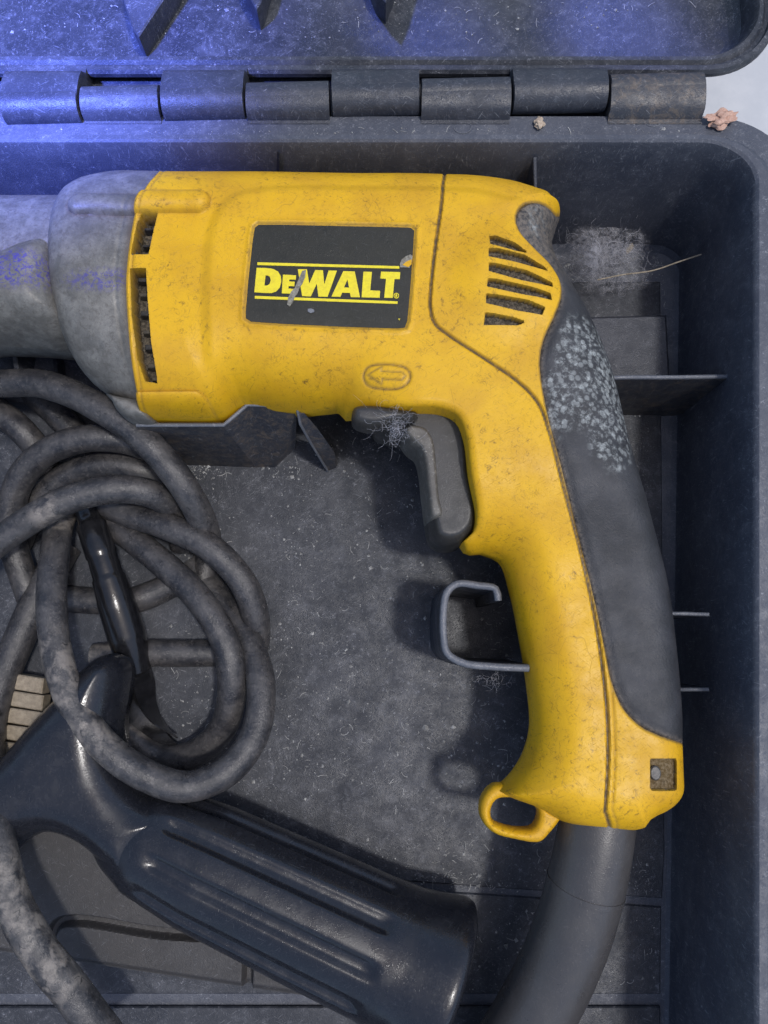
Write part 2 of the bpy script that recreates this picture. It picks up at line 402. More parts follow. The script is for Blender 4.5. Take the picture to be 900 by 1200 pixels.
M_WEB = m_simple("cobweb_thread", (0.28, 0.28, 0.31), (0.44, 0.44, 0.47), 5, 0.6, bump=0)
M_DUST = m_simple("grey_dust", (0.16, 0.16, 0.16), (0.45, 0.45, 0.44), 20, 0.8, bump=0)
M_DARK = m_simple("dark_inside", (0.012, 0.011, 0.010), (0.05, 0.045, 0.04), 5, 0.7)

# ================================================================ ground
ZF = -225.0      # tray floor
g = make("ground", [[-9000, -9000, -262], [9000, -9000, -262], [9000, 9000, -262], [-9000, 9000, -262]], [[0, 1, 2, 3]], M_GREY, smooth=0)
prop(g, "light grey smooth surface the open case lies on", kind='structure')
# ================================================================ case
case = thing("tool_case", (0, -100, -260), "black dusty plastic carrying case lying open under the yellow drill", "case")
def rrect(x0, y0, x1, y1, r, n=14):
    pts = []
    for cx, cy, a0 in ((x1-r, y1-r, 0), (x0+r, y1-r, 90), (x0+r, y0+r, 180), (x1-r, y0+r, 270)):
        for k in range(n+1):
            a = math.radians(a0+90*k/n); pts.append((cx+r*math.cos(a), cy+r*math.sin(a)))
    return np.array(pts)
def loft(rings, close_bottom=True, close_last=True):
    n = len(rings[0][0]); V = []; fc = []
    for poly, z in rings: V += [[p[0], p[1], z] for p in poly]
    for i in range(len(rings)-1):
        for k in range(n):
            j = (k+1) % n; fc.append([i*n+k, i*n+j, (i+1)*n+j, (i+1)*n+k])
    if close_bottom: fc.append(list(range(n))[::-1])
    if close_last: fc.append([(len(rings)-1)*n+k for k in range(n)])
    return np.array(V), fc
XR = U(883, 700, 0)[0]; YT = U(450, 170, 0)[1]        # inner rim lines
YO = U(450, 134, 0)[1]                                  # outer edge beside the hinge
XB = U(788, 700, ZF)[0]; YB = U(450, 300, ZF)[1]
XL, YL = -900.0, -1050.0
def ring(dx, dyt, r, z):
    # dx: outward offset from inner rim on right/left/bottom, dyt: on the hinge side
    return (rrect(XL-dx, YL-dx, XR+dx, YT+dyt, r), z)
dW = XB-XR
rings = [ring(40, YO-YT-3, 92, -258), ring(46, YO-YT, 96, -18), ring(46, YO-YT, 96, -4), ring(43, YO-YT-3, 93, 0),
         ring(24, 14, 78, 0), ring(20, 11, 76, 3.0), ring(13, 9, 72, 8.0), ring(3, 3, 62, 8.0), ring(0, 0, 60, 5.5),
         ring(-2, -2, 58, 0), ring(-6, -6, 56, -30), ring(dW+5, YB-YT+12, 45, ZF+14), ring(dW+1, YB-YT+5, 40, ZF+4), ring(dW-5, YB-YT-3, 36, ZF)]
V, fc = loft(rings)
def px_x(px, y, z):      # world x of pixel column px on the world line y at height z
    lo, hi = -600.0, 2500.0
    for _ in range(40):
        m = (lo+hi)/2
        if U(px, m, z)[1] > y: lo = m
        else: hi = m
    return U(px, (lo+hi)/2, z)[0]
ys_ = np.linspace(-1100, 760, 60); fx_ = np.array([px_x(883, y, 0)/XR for y in ys_])
fx_ = fx_/np.interp(U(450, 700, 0)[1], ys_, fx_)
def widen(V):
    V = np.array(V); f = np.interp(V[:, 1], ys_, fx_); w = np.clip(V[:, 0]/XR, 0, 1.2); V[:, 0] = V[:, 0]*(1+(f-1)*w); return V
V = widen(V)
M_TW = m_case("tray_plastic", base=(0.048, 0.054, 0.073), dust=(0.21, 0.215, 0.235), amt=0.8, rough=0.48)  # base colour raised to stand in for fill light on the walls
make("tray", V, fc, M_TW, case, 30)
lp = rrect(XL-15, YL-15, XR+15, YT+11, 73); lp = lp[(lp[:, 1] < YT-40) & (lp[:, 0] > 0)]
lp = lp[np.argsort(lp[:, 1])]; lp = np.vstack([lp[0], lp]); lp = densify(lp, 3)
lp = widen(np.column_stack([lp, np.full(len(lp), 6.5)]))
V, fc = tube(lp, 5.2, 12); make("rim_lip", V, fc, m_case("lip_plastic", base=(0.19, 0.20, 0.235), dust=(0.36, 0.37, 0.40), amt=0.7, rough=0.40), case, 60)
for px, py in ((542, 149), (765, 141)):
    c = U(px, py, 0); ring_ = np.array([(c[0]+11*math.cos(a), c[1]+9*math.sin(a), 0.1) for a in np.linspace(math.pi, 2*math.pi+0.5, 24)])
    V, fc = tube(ring_, 0.7, 6); make("pin_mark", V, fc, M_EDGE, case, 60)
# dusty floor panels standing slightly proud of the tray floor, with a step between them
def pan(px, z=ZF, h=4, mat=M_TRAY, name="floor_panel", bev=1.5, rnd=None):
    P = UL(px, z+h)
    V, fc = prism(P, z-2, z+h, bev); return make(name, V, fc, mat, case, 30)
pan([(-400, 330), (774, 330), (779, 1000), (776, 1053), (600, 1042), (440, 1030), (200, 1030), (-400, 1030)])
pan([(-400, 1040), (200, 1040), (440, 1040), (600, 1050), (775, 1063), (774, 1165), (-400, 1165)], h=3)
pan([(-400, 1180), (774, 1180), (774, 1500), (-400, 1500)], h=6)
# raised block in the corner
pan([(640, 372), (782, 368), (786, 446), (640, 446)], z=ZF, h=48, name="raised_block", bev=4, mat=M_WALL)
# cross rib to the right of the grip
def rib(px, thick=5, mat=M_RIB, name="cross_rib", z0=ZF+1, edge=True):
    P = UL(px)
    V, fc = wall_strip(P, thick, z0, 0)
    o = make(name, V, fc, mat, case, 30)
    if edge:
        V2, f2 = tube(P+np.array([0, 0, -0.6]), thick*0.48, 8)
        make("rib_edge", V2, f2, M_EDGE, o, 60)
    return o
rib([(700, 443, -64), (735, 442, -64), (790, 442, -63), (856, 441, -60)], 6)
rib([(778, 719, -70), (800, 719, -68), (831, 720, -62)], 5, M_WALL)
rib([(786, 808, -100), (806, 808, -90), (831, 808, -80)], 5, M_WALL)
rib([(627, 184, -12), (628, 230, -40), (629, 262, -120), (629, 300, -190)], 5, M_WALL, edge=False)
rib([(326, 178, -6), (326, 230, -90)], 4, M_WALL, edge=False)
# hook shaped bracket beside the handle
hk = catmull(UL([(620, 783, -40), (575, 781, -40), (543, 777, -40), (524, 765, -40), (520, 745, -40), (520, 715, -40), (524, 694, -40), (536, 684, -40), (560, 686, -40), (581, 690, -40), (584, 704, -40)]), 5)
V, fc = wall_strip(hk, 9.0, ZF+1, 0); o = make("hook_bracket", V, fc, M_WALL, case, 30)
V, fc = tube(hk+np.array([0, 0, -1.5]), 4.6, 8); make("bracket_edge", V, fc, M_EDGE, o, 60)
# cradle wall under the nose and its fin
cw = UL([(160, 500, -52), (180, 500, -52), (262, 500, -52), (290, 476, -52), (348, 478, -52)])
cb = UL([(160, 545, ZF+3), (180, 544, ZF+3), (300, 548, ZF+3), (322, 548, ZF+3), (346, 526, ZF+3)])
def skirt(top, base, th=(0, 5)):
    n = len(top); V = []; fc = []
    for i in range(n):
        V += [base[i], top[i], top[i]+np.array([th[0], th[1], 0.0]), base[i]+np.array([0, 30.0, 0])]
    for i in range(n-1):
        for k in range(3): fc.append([i*4+k, i*4+k+1, (i+1)*4+k+1, (i+1)*4+k])
    fc.append([0, 3, 2, 1]); j = (n-1)*4; fc.append([j, j+1, j+2, j+3])
    return np.array(V), fc
V, fc = skirt(cw, cb); o = make("cradle_wall", V, fc, M_RIB, case, 20)
V, fc = tube(densify(cw, 5)+np.array([0, 2, 0.0]), 2.6, 8); make("cradle_edge", V, fc, M_EDGE, o, 60)
ft = UL([(348, 478, -50), (352, 497, -72), (366, 522, -130), (384, 552, ZF+4)])
ft2 = UL([(352, 479, -50), (372, 502, -85), (392, 530, -150), (394, 548, ZF+4)])
fb = ft2.copy(); fb[:, 2] = ZF+3
V = np.vstack([ft, ft2, fb]); n = 4; fc = []
for i in range(3): fc += [[i, i+1, n+i+1, n+i], [n+i, n+i+1, 2*n+i+1, 2*n+i]]
o = make("cradle_fin", V, fc, M_RIB, case, 20)
V, fc = tube(densify(ft, 5), 2.0, 8); make("fin_edge", V, fc, M_EDGE, o, 60)
cwb = UL([(349, 480, -54), (400, 500, -120), (470, 512, -150)])
# cradle block between nose and coil
pan([(-200, 395), (62, 395), (70, 470), (-200, 470)], h=40, mat=M_WALL, name="raised_block", bev=4)
V, fc = wall_strip(UL([(-40, 392, -110), (8, 384, -105), (14, 400, -120), (20, 440, -150)]), 7, ZF+1, 0); make("cross_rib", V, fc, M_WALL, case, 30)
# low platform with moulded groove at the lower left
plat = UL([(-300, 960), (120, 960), (330, 1060), (470, 1165), (470, 1185), (292, 1160), (75, 1127), (-300, 1078)], -165)
gl = catmull(UL([(56, 1122), (58, 1100), (66, 1084), (84, 1079), (180, 1093), (286, 1107), (290, 1125), (289, 1168)], -165), 5)
def h_plat(P):
    d, _ = seg_dist(P, [plat]); g_, _ = seg_dist(P, [gl], signed=False)
    z = -165-6*(1-sstep(d, 0, 8)) - 13*(1-sstep(g_, 2.5, 8))
    return z, {'dirt': (1-sstep(g_, 5, 9))}
m_pl = m_case("platform_plastic", base=(0.040, 0.038, 0.038), dust=(0.10, 0.09, 0.08), amt=0.4, rough=0.55)
relief("platform", [plat], h_plat, 1.25, m_pl, case, zb=ZF+2)
# ---- lid
lidx = U(868, 60, 0)[0]
LY0 = U(450, 84, 0)[1]; LY1 = U(450, 64, 0)[1]
def lring(d, r, z): return (rrect(XL-60+d, LY0+d, XR+95-d, LY0+1250, r), z)
rings = [lring(60, 40, -72), lring(44, 60, -50), lring(6, 94, -13), lring(0, 100, -10), lring(0, 100, -4), lring(3, 97, 0), lring(9, 92, 0), lring(11, 90, -5), lring(15, 88, -6),
         lring(19, 86, -2), lring(24, 82, -2), lring(28, 78, -8), lring(32, 74, -40), lring(46, 60, -52), lring(66, 46, -56)]
V, fc = loft(rings)
make("lid", V, fc, M_TRAY, case, 30)
for px in ([(143, -40), (150, 15), (160, 46), (167, 54), (176, 40), (206, -5), (216, -40)],
           [(276, -40), (288, -4), (299, 16), (303, 22), (308, 14), (322, -40)],
           [(424, -40), (440, 2), (452, 14), (462, -10), (470, -40)]):
    P = UL(px, -35); V, fc = prism(P, -60, -18, 2); make("lid_fin", V, fc, M_WALL, case, 30)
# ---- hinge
def hy(x): return 127.0-(x/820.0)*19.0
edges = [6, 98, 191, 289, 388, 492, 598, 710, 822]
for i in range(8):
    a, b = edges[i], edges[i+1]
    low = i % 2 == 0
    dy = 0.0 if low else -3.0
    P0 = U(a+1.5, hy(a)+dy, 4); P1 = U(b-1.5, hy(b)+dy, 4)
    path = densify(np.array([P0, P1]), 16)
    r = 21.0 if low else 19.5
    rr = np.full(len(path), r); rr[0] = rr[-1] = r-2.0
    path[1] = path[0]+(path[1]-path[0])*0.1; path[-2] = path[-1]+(path[-2]-path[-1])*0.1
    parts = [tube(path, rr, 32)]
    # web that joins the barrel to lid or tray
    yy = LY0+4 if low else YO-14
    q = [[P0[0], P0[1], 4], [P1[0], P1[1], 4], [P1[0], yy, 2], [P0[0], yy, 2]]
    n_ = 8; Vw = []; fw = []
    for k in range(n_+1):
        t = k/n_
        yb0 = P0[1]+(yy-P0[1])*t; yb1 = P1[1]+(yy-P1[1])*t
        zz = 4+ (r-1)*(math.sqrt(max(0, 1-min(1, t*1.15)**2))) if t < 0.85 else 1.0
        zz = max(zz, 1.0+(5.0*(1-t)))
        Vw += [[P0[0], yb0, zz], [P1[0], yb1, zz], [P1[0], yb1, -22], [P0[0], yb0, -22]]
    for k in range(n_):
        for e_ in range(4): fw.append([k*4+e_, k*4+(e_+1) % 4, (k+1)*4+(e_+1) % 4, (k+1)*4+e_])
    fw += [[0, 1, 2, 3], [n_*4+3, n_*4+2, n_*4+1, n_*4]]
    parts.append((np.array(Vw), fw))
    V, fc = merge(parts)
    make("hinge_knuckle", V, fc, M_WALL if i != 7 else M_RIB, case, 35)
P = np.array([(U(-300, 95, 0)[0], YO-8), (U(712, 95, 0)[0], YO-8), (U(712, 95, 0)[0], LY0+16), (U(-300, 95, 0)[0], LY0+16)])
V, fc = prism(P, -34, -24, 1.5); make("gap_shade_plate", V, fc, M_WALL, case, 30)  # added dark plate standing in for the shade in the hinge gap

# ================================================================ drill
ZC = -60.0
drill = thing("power_drill", (100, 0, -165), "yellow corded power drill with black rear grip lying in the case", "drill")
def hullparams(P):
    """half thickness and edge radius of the drill body at world xy"""
    # along handle: lower = thinner
    h = 100-36*sstep(-P[:, 1], -60, 90)
    R = 90-36*sstep(-P[:, 1], -95, 40)
    # bottom foot of the handle
    h = h+4*sstep(-P[:, 1], 250, 330)
    return h, R
def edgept(px, z=ZC): return U(px[0], px[1], z)[:2]
TOP1 = [(60, 203), (185, 201), (240, 201), (300, 201), (360, 202), (420, 203), (480, 203), (519, 204)]
TOP2 = [(519, 204), (550, 205), (580, 208), (610, 214), (634, 225), (649, 242), (655, 263)]
RIGHT = [(655, 263), (648, 282), (652, 303), (670, 335), (692, 375), (715, 432), (737, 520), (760, 605), (780, 680), (791, 760), (797, 830), (798, 869)]
BOT2 = [(798, 869), (799, 900), (799, 928), (790, 942), (772, 954), (757, 962), (750, 971), (728, 972), (707, 971)]
BOT1 = [(707, 971), (680, 967), (656, 961), (630, 946), (598, 934), (580, 924)]
INN = [(580, 924), (600, 903), (613, 880), (620, 850), (616, 800), (607, 745), (597, 697), (583, 660), (562, 651), (547, 644), (543, 634), (555, 623), (559, 602), (552, 555), (546, 508), (536, 486), (516, 477), (480, 476), (440, 476), (412, 479)]
BOTB = [(412, 479), (404, 487), (365, 490), (330, 487), (290, 484), (270, 497), (255, 500), (170, 499), (60, 499)]
def outl(parts):
    L = []
    for p in parts:
        c = catmull(p, 7); L += c[:-1].tolist()
    return np.array(L)
hull_px = outl([TOP1, TOP2, RIGHT, BOT2, BOT1, INN, BOTB])
def shrink(pxl):
    """world xy of a pixel outline, pulled in so that the rounded solid's silhouette lands on the outline"""
    W = np.array([edgept(p) for p in pxl])
    T = np.roll(W, -2, 0)-np.roll(W, 2, 0); T /= np.linalg.norm(T, axis=1)[:, None]+1e-9
    Nn = np.stack([-T[:, 1], T[:, 0]], 1)
    a = 0.5*np.sum(W[:, 0]*np.roll(W[:, 1], -1)-np.roll(W[:, 0], -1)*W[:, 1])
    if a > 0: Nn = -Nn          # outward
    h, R = hullparams(W)
    tv = (W-CAM[:2])/(CAM[2]-ZC)
    tn = np.sum(tv*Nn, 1)
    R = np.minimum(R, 70)
    off = np.sqrt(R**2+(h*tn)**2)-R
    return W-Nn*off[:, None]
HULL = shrink(hull_px)
_sub = [len(catmull(p, 7))-1 for p in (TOP1, TOP2, RIGHT, BOT2, BOT1, INN, BOTB)]
_cum = np.cumsum([0]+_sub)
def part_of_hull(k):     # polyline of hull section k, end point included
    i = np.arange(_cum[k], _cum[k+1]+1) % len(HULL); return HULL[i]
INNH = INN[:8]+[(562, 654), (540, 656), (505, 650), (466, 628), (444, 592), (430, 552), (420, 515), (398, 493)]
hullh_px = outl([TOP1, TOP2, RIGHT, BOT2, BOT1, INNH, [(398, 493), (365, 490)]+BOTB[3:]])
HULLH = shrink(hullh_px)
def hull_z(P):
    sd, _ = seg_dist(P, [HULLH]); h, R = hullparams(np.asarray(P))
    u = np.clip(sd/R, 0, 1); p = 2.3
    return ZC+h*(1-(1-u)**p)**(1/p), sd
def drape(pts, it=14):
    out = []
    z = np.full(len(pts), ZC+70.0)
    for _ in range(it):
        W = np.array([U(p[0], p[1], zz) for p, zz in zip(pts, z)]); zn, _s = hull_z(W[:, :2]); z = z*0.45+zn*0.55
    W[:, 2] = z
    return W
def dr2(pts, closed=False, step=4): return drape(catmull(pts, step, closed))[:, :2]
hw = np.array([edgept(p) for p in hull_px]); nd, _ = seg_dist(hw, [np.array([edgept(p) for p in hullh_px])])
ni = np.nonzero(nd > 5)[0]; HULL[ni] = drape(hull_px[ni])[:, :2]
SEAM_PX = [(519, 204), (519, 215), (517, 240), (510, 290), (505, 335), (504, 362), (509, 380), (528, 396), (565, 420), (608, 450), (630, 474), (643, 508), (659, 570), (680, 650), (697, 730), (707, 800), (711, 850), (711, 900), (708, 950), (707, 971)]
SEAM = dr2(SEAM_PX[1:-1]); SEAM = np.vstack([part_of_hull(1)[0], SEAM, part_of_hull(4)[0]])
RUB_PX = [(655, 263), (652, 254), (643, 243), (628, 237), (612, 242), (604, 256), (608, 274), (624, 294), (645, 315), (656, 335), (656, 352), (648, 374), (637, 398), (632, 425), (635, 455), (643, 495), (655, 540), (675, 620), (695, 700), (709, 765), (718, 805), (731, 832), (750, 851), (772, 862), (798, 869)]
RUB = dr2(RUB_PX[1:-1]); RUB = np.vstack([part_of_hull(2)[0], RUB, part_of_hull(3)[0]])
JOINT_PX = [(170, 499), (161, 465), (153, 420), (149, 375), (147, 330), (151, 285), (160, 240), (172, 215), (185, 201)]
JOINT = dr2(JOINT_PX)
def px_to_loop(pts, closed=True, smooth=True):
    return dr2(pts, closed) if smooth else drape(densify(np.array(pts+[pts[0]], float), 4))[:, :2]
h1 = part_of_hull(0); h1 = h1[h1[:, 0] > JOINT[-1][0]+2]
h6 = part_of_hull(6); h6 = h6[h6[:, 0] > JOINT[0][0]+2]
FRONT = np.vstack([h1, SEAM[1:-1], part_of_hull(4), part_of_hull(5)[1:], h6[1:], JOINT])
REAR = np.vstack([part_of_hull(1), RUB[1:-1], part_of_hull(3), SEAM[::-1][1:-1]])
GRIP = np.vstack([part_of_hull(2), RUB[::-1][1:-1]])
LABEL_PX = [(303, 265), (330, 265), (400, 266.5), (470, 268), (482, 268.5), (486, 272), (485, 290), (481.5, 340), (478, 378), (475, 386), (468, 387), (400, 385), (330, 381.5), (294, 379), (288, 375), (288, 366), (291, 330), (296, 285), (298.5, 268.5)]
LABEL = px_to_loop(LABEL_PX, True, False)
slots = [[(153, 298), (160, 262), (166, 250), (185, 250), (180, 270), (174, 298)],
         [(152, 314), (171, 314), (173, 350), (177, 400), (184, 442), (184, 449), (170, 447), (161, 420), (154, 370)]]
SLOTS = [px_to_loop(s, True, False) for s in slots]
vents_px = [[(572, 281), (580, 281), (602, 290), (618, 303), (600, 299), (573, 291)],
            [(571, 296), (580, 296), (612, 304), (636, 318), (640, 323), (600, 312), (571, 306)],
            [(571, 313), (580, 314), (615, 322), (645, 336), (646, 341), (610, 334), (571, 323)],
            [(570, 331), (580, 332), (620, 341), (643, 348), (645, 356), (610, 350), (569, 341)],
            [(568, 349), (580, 350), (615, 356), (637, 364), (634, 373), (605, 369), (568, 360)],
            [(567, 370), (575, 371), (600, 376), (616, 381), (605, 385), (566, 384)]]
VENTS = [px_to_loop(s, True, False) for s in vents_px]
OVAL = px_to_loop([(440, 429), (467, 430), (477, 434), (481, 443), (476, 452), (466, 457), (440, 456), (430, 452), (426, 443), (430, 433)])
ARROW = px_to_loop([(431, 441), (447, 431.5), (447, 437), (471, 438), (475, 442), (471, 447), (448, 446), (447, 452)], True, False)
_f = dr2([(244, 400), (243, 330), (252, 262), (272, 234), (310, 224), (420, 223), (520, 224), (560, 227), (600, 236)])
FIELD = np.vstack([[(_f[0][0]+8, -1500)], _f, [(900, _f[-1][1]-30), (900, -1500)]])
SCREWB = px_to_loop([(760, 888), (790, 888), (792, 891), (792, 924), (790, 926), (762, 926), (760, 923)], True, False)
def cap_d(P, a, b):
    a = drape([a])[0][:2]; b = drape([b])[0][:2]
    ab = b-a; t = np.clip(((P-a)@ab)/(ab@ab), 0, 1); return np.linalg.norm(P-(a+t[:, None]*ab), axis=1)
def body_h(P, which):
    z, sd = hull_z(P); dirt = np.zeros(len(P)); slot = np.zeros(len(P))
    ds, _ = seg_dist(P, [SEAM], signed=False)
    edge = sstep(sd, 1, 12)
    s2, _ = seg_dist(P, [HULL]); u2 = np.clip(s2/9, 0, 1); z = z-9*(1-np.sqrt(1-(1-u2)**2))*sstep(z-ZC, 4, 30)
    g_ = (1-sstep(ds, 0.6, 3.0)); z = z-3.5*g_*edge; dirt = np.maximum(dirt, (1-sstep(ds, 1.0, 2.6))*0.95)
    # secondary line just inside the handle seam
    if which == 'rear':
        g2 = np.exp(-((ds-7.5)/1.2)**2)*(P[:, 1] < 100)*edge; z = z-1.2*g2; dirt = np.maximum(dirt, 0.35*g2)
    fd, _ = seg_dist(P, [FIELD]); z = z+5*sstep(fd, -10, 7)*sstep(sd, 1, 40)
    if which == 'front':
        for a, b, r in (((140, 236), (232, 236), 15), ((150, 484), (235, 482), 15)):
            d = cap_d(P, a, b); z = np.maximum(z, z+11*np.sqrt(np.clip(1-(d/r)**2, 0, 1)))
            dirt = np.maximum(dirt, 0.30*np.exp(-((d-r)/2.0)**2))
        dj, _ = seg_dist(P, [JOINT], signed=False)
        rim = np.exp(-((dj-6.5)/1.5)**2); z = z-1.5*rim; dirt = np.maximum(dirt, 0.35*rim)
        z = z-2.5*(1-sstep(dj, 0, 3)); dirt = np.maximum(dirt, 0.5*(1-sstep(dj, 0, 2.5)))
        for s in SLOTS:
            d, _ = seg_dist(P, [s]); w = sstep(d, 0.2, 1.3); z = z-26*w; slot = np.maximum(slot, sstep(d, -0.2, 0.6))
        d, _ = seg_dist(P, [LABEL]); z = z-1.8*sstep(d, -1.5, 1.0)+1.6*np.exp(-((d+4)/2.0)**2); dirt = np.maximum(dirt, 0.55*np.exp(-((d+1)/1.6)**2))
        d, _ = seg_dist(P, [OVAL]); g_ = np.exp(-(d/1.5)**2); z = z-2.0*g_; dirt = np.maximum(dirt, 0.75*g_)
        d, _ = seg_dist(P, [ARROW]); g_ = np.exp(-(d/1.1)**2); z = z+1.2*sstep(d, -1, 1.5)-0.6*g_; dirt = np.maximum(dirt, 0.62*g_)
    if which == 'rear':
        c = drape([(598, 330)])[0][:2]; r = np.linalg.norm((P-c)/np.array([66, 70]), axis=1)
        z = z+7*sstep(r, 1.25, 0.5)*sstep(sd, 4, 24)
        for s in VENTS:
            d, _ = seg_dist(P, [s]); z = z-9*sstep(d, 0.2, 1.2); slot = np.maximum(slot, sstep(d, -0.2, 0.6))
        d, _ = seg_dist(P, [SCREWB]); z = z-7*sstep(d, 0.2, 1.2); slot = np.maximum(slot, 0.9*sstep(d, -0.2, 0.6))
    if which in ('rear',):
        dr, _ = seg_dist(P, [RUB], signed=False); z = z-2.5*(1-sstep(dr, 0, 2.5))*edge; dirt = np.maximum(dirt, 0.75*(1-sstep(dr, 0.5, 3)))
    return z, {'dirt': dirt, 'slot': slot}
relief("motor_housing", [FRONT], lambda P: body_h(P, 'front'), 1.6, M_Y, drill, zc=ZC, snap=SLOTS+[LABEL], low=lambda P: sstep(seg_dist(P, [HULL[ni]], signed=False)[0], 2, 70))
relief("rear_cover", [REAR], lambda P: body_h(P, 'rear'), 1.4, M_Y, drill, zc=ZC, snap=VENTS+[SCREWB])
mc = [drape([p])[0][:2] for p in ((690, 440), (655, 470), (716, 500), (630, 262))]
def grip_h(P):
    z, sd = hull_z(P); dr, _ = seg_dist(P, [RUB], signed=False)
    edge = sstep(sd, 1, 12)
    z = z+2.5*sstep(dr, 2, 14)*edge - 2.5*(1-sstep(dr, 0, 2.5))*edge
    dirt = np.exp(-(dr/4.5)**2)*0.95
    mould = np.zeros(len(P))
    for c, r in zip(mc, (80, 44, 62, 30)): mould = np.maximum(mould, sstep(np.linalg.norm((P-c)/np.array([0.75, 1.25]), axis=1), r, r*0.5)*(0.9 if r != 30 else 0.5))
    return z, {'dirt': np.clip(dirt + sstep(P[:, 1], 260, 330)*0.8, 0, 1), 'mould': mould}
o = relief("rubber_grip", [GRIP], grip_h, 1.8, M_R, drill, zc=ZC)
# internals seen through the front vents
for (px, py, w, h_) in ((170, 262, 9, 3), (168, 282, 9, 3), (163, 322, 10, 5), (164, 340, 8, 4), (166, 362, 10, 6), (168, 384, 8, 4), (171, 402, 10, 6), (174, 424, 9, 5), (178, 440, 6, 4)):
    c = drape([(px, py)])[0]
    P = np.array([(c[0]-w/2, c[1]-h_/2), (c[0]+w/2, c[1]-h_/2), (c[0]+w/2, c[1]+h_/2), (c[0]-w/2, c[1]+h_/2)])
    V, fc = prism(P, c[2]-40, c[2]-12, 0.8); make("vent_rib", V, fc, M_DARK if py % 4 else M_SEAM, drill, 30)
# screw in the square recess
c = drape([(768, 906)])[0]
P = np.array([(c[0]+8*math.cos(a)*0.8, c[1]+8*math.sin(a)) for a in np.linspace(0, 2*math.pi, 20)[:-1]])
V, fc = prism(P, c[2]-12, c[2]+1.2, 1.5); make("screw", V, fc, M_SCREW, drill, 30)
# ---- label with lettering
def lab_h(P, off=1.0):
    z, sd_ = hull_z(P); fd, _ = seg_dist(P, [FIELD]); return z+5*sstep(fd, -10, 7)*sstep(sd_, 1, 40)-1.8+off
def lab_hd(P): return lab_h(P), {'dirt': np.zeros(len(P))}
lab_in = LABEL+(LABEL.mean(0)-LABEL)*0.008
label = relief("label_plate", [lab_in], lab_hd, 3.0, M_LAB, drill, zb=None, zc=ZC+99-3) if False else None
def sheet(name, loops_px, off, mat, parent, th=0.7):
    """flat printed piece laid on the curved label, with a hair of thickness"""
    L = [drape(densify(np.array(l+[l[0]], float), 3))[:-1, :2] for l in loops_px]
    flat = np.vstack(L); z = lab_h(flat, off)
    tri = tessellate_polygon([[Vector((p[0], p[1], 0)) for p in l] for l in L])
    n = len(flat); V = np.vstack([np.column_stack([flat, z]), np.column_stack([flat, z-th])])
    fc = [list(t_) for t_ in tri]; o0 = 0
    for l in L:
        m = len(l)
        for k in range(m): j = (k+1) % m; fc.append([o0+k, o0+j, n+o0+j, n+o0+k])
        o0 += m
    return make(name, V, fc, mat, parent, 0)
# label plate as draped grid
def label_plate():
    x0, y0 = LABEL.min(0)-3; x1, y1 = LABEL.max(0)+3; c = 2.5
    nx, ny = int((x1-x0)/c)+2, int((y1-y0)/c)+2
    gx, gy = np.meshgrid(x0+np.arange(nx)*c, y0+np.arange(ny)*c, indexing='ij'); Q = np.stack([gx.ravel(), gy.ravel()], 1)
    sd, near = seg_dist(Q, [lab_in]); ins = (sd > 0.3).reshape(nx, ny)
    cc = ins[:-1, :-1] | ins[1:, :-1] | ins[:-1, 1:] | ins[1:, 1:]; ii, jj = np.nonzero(cc)
    q = np.stack([ii*ny+jj, (ii+1)*ny+jj, (ii+1)*ny+jj+1, ii*ny+jj+1], 1); us = np.unique(q); rm = np.full(nx*ny, -1); rm[us] = np.arange(len(us)); q = rm[q]
    P = Q[us]; o_ = sd[us] <= 0.3; P[o_] = near[us][o_]
    return make("label_plate", np.column_stack([P, lab_h(P, 0.7)]), q.tolist(), M_LAB, drill, 40)
label = label_plate()
Z13 = lambda pts: [(270+x/3.75, 250+y/3.75) for x, y in pts]
for nm, loops in (
    ("letter", [[(118, 247), (160, 248), (190, 252), (212, 264), (224, 285), (226, 308), (219, 333), (204, 350), (182, 358), (150, 357), (108, 354)],
                [(157, 280), (152, 325), (164, 325), (174, 318), (180, 302), (176, 286), (168, 281)]]),
    ("letter", [[(233, 277), (290, 280), (289, 299), (261, 298), (260, 307), (284, 308), (283, 328), (258, 327), (257, 338), (286, 340), (285, 361), (228, 359)]]),
    ("letter", [[(298, 253), (338, 254), (348, 316), (374, 257), (408, 258), (414, 320), (433, 259), (469, 260), (428, 374), (388, 373), (381, 316), (355, 372), (317, 371)]]),
    ("letter", [[(497, 262), (547, 263), (570, 376), (530, 375), (526, 357), (492, 356), (484, 374), (445, 373)], [(515, 298), (500, 333), (522, 334)]]),
    ("letter", [[(585, 264), (622, 265), (615, 346), (658, 348), (656, 378), (577, 376)]]),
    ("letter", [[(662, 264), (746, 266), (744, 297), (721, 296), (713, 379), (676, 378), (684, 295), (659, 294)]]),
    ("stripe", [[(121, 223), (742, 240), (742, 251), (121, 235)]]),
    ("stripe", [[(110, 370), (735, 394), (734, 405), (110, 382)]])):
    sheet(nm, [Z13(l) for l in loops], 1.3, M_LET, label)
circ = lambda cx, cy, r, n=14: [(cx+r*math.cos(2*math.pi*k/n), cy+r*math.sin(2*math.pi*k/n)) for k in range(n)]
sheet("registered_mark", [Z13(circ(729, 369, 12)), Z13(circ(729, 369, 9))], 1.3, M_LET, label)
sheet("registered_mark", [Z13([(725, 363), (732, 363), (734, 367), (731, 370), (734, 376), (731, 376), (728, 371), (728, 376), (725, 376)])], 1.3, M_LET, label)
sheet("printed_dot", [Z13([(737, 470), (746, 469), (742, 477)])], 1.3, M_LET, label)
sheet("scrape", [Z13([(318, 262), (334, 258), (330, 290), (318, 318), (304, 340), (296, 362), (284, 378), (276, 400), (262, 418), (252, 408), (256, 380), (270, 352), (286, 336), (296, 310), (308, 284)])], 2.2, M_SCR, label, 1.0)
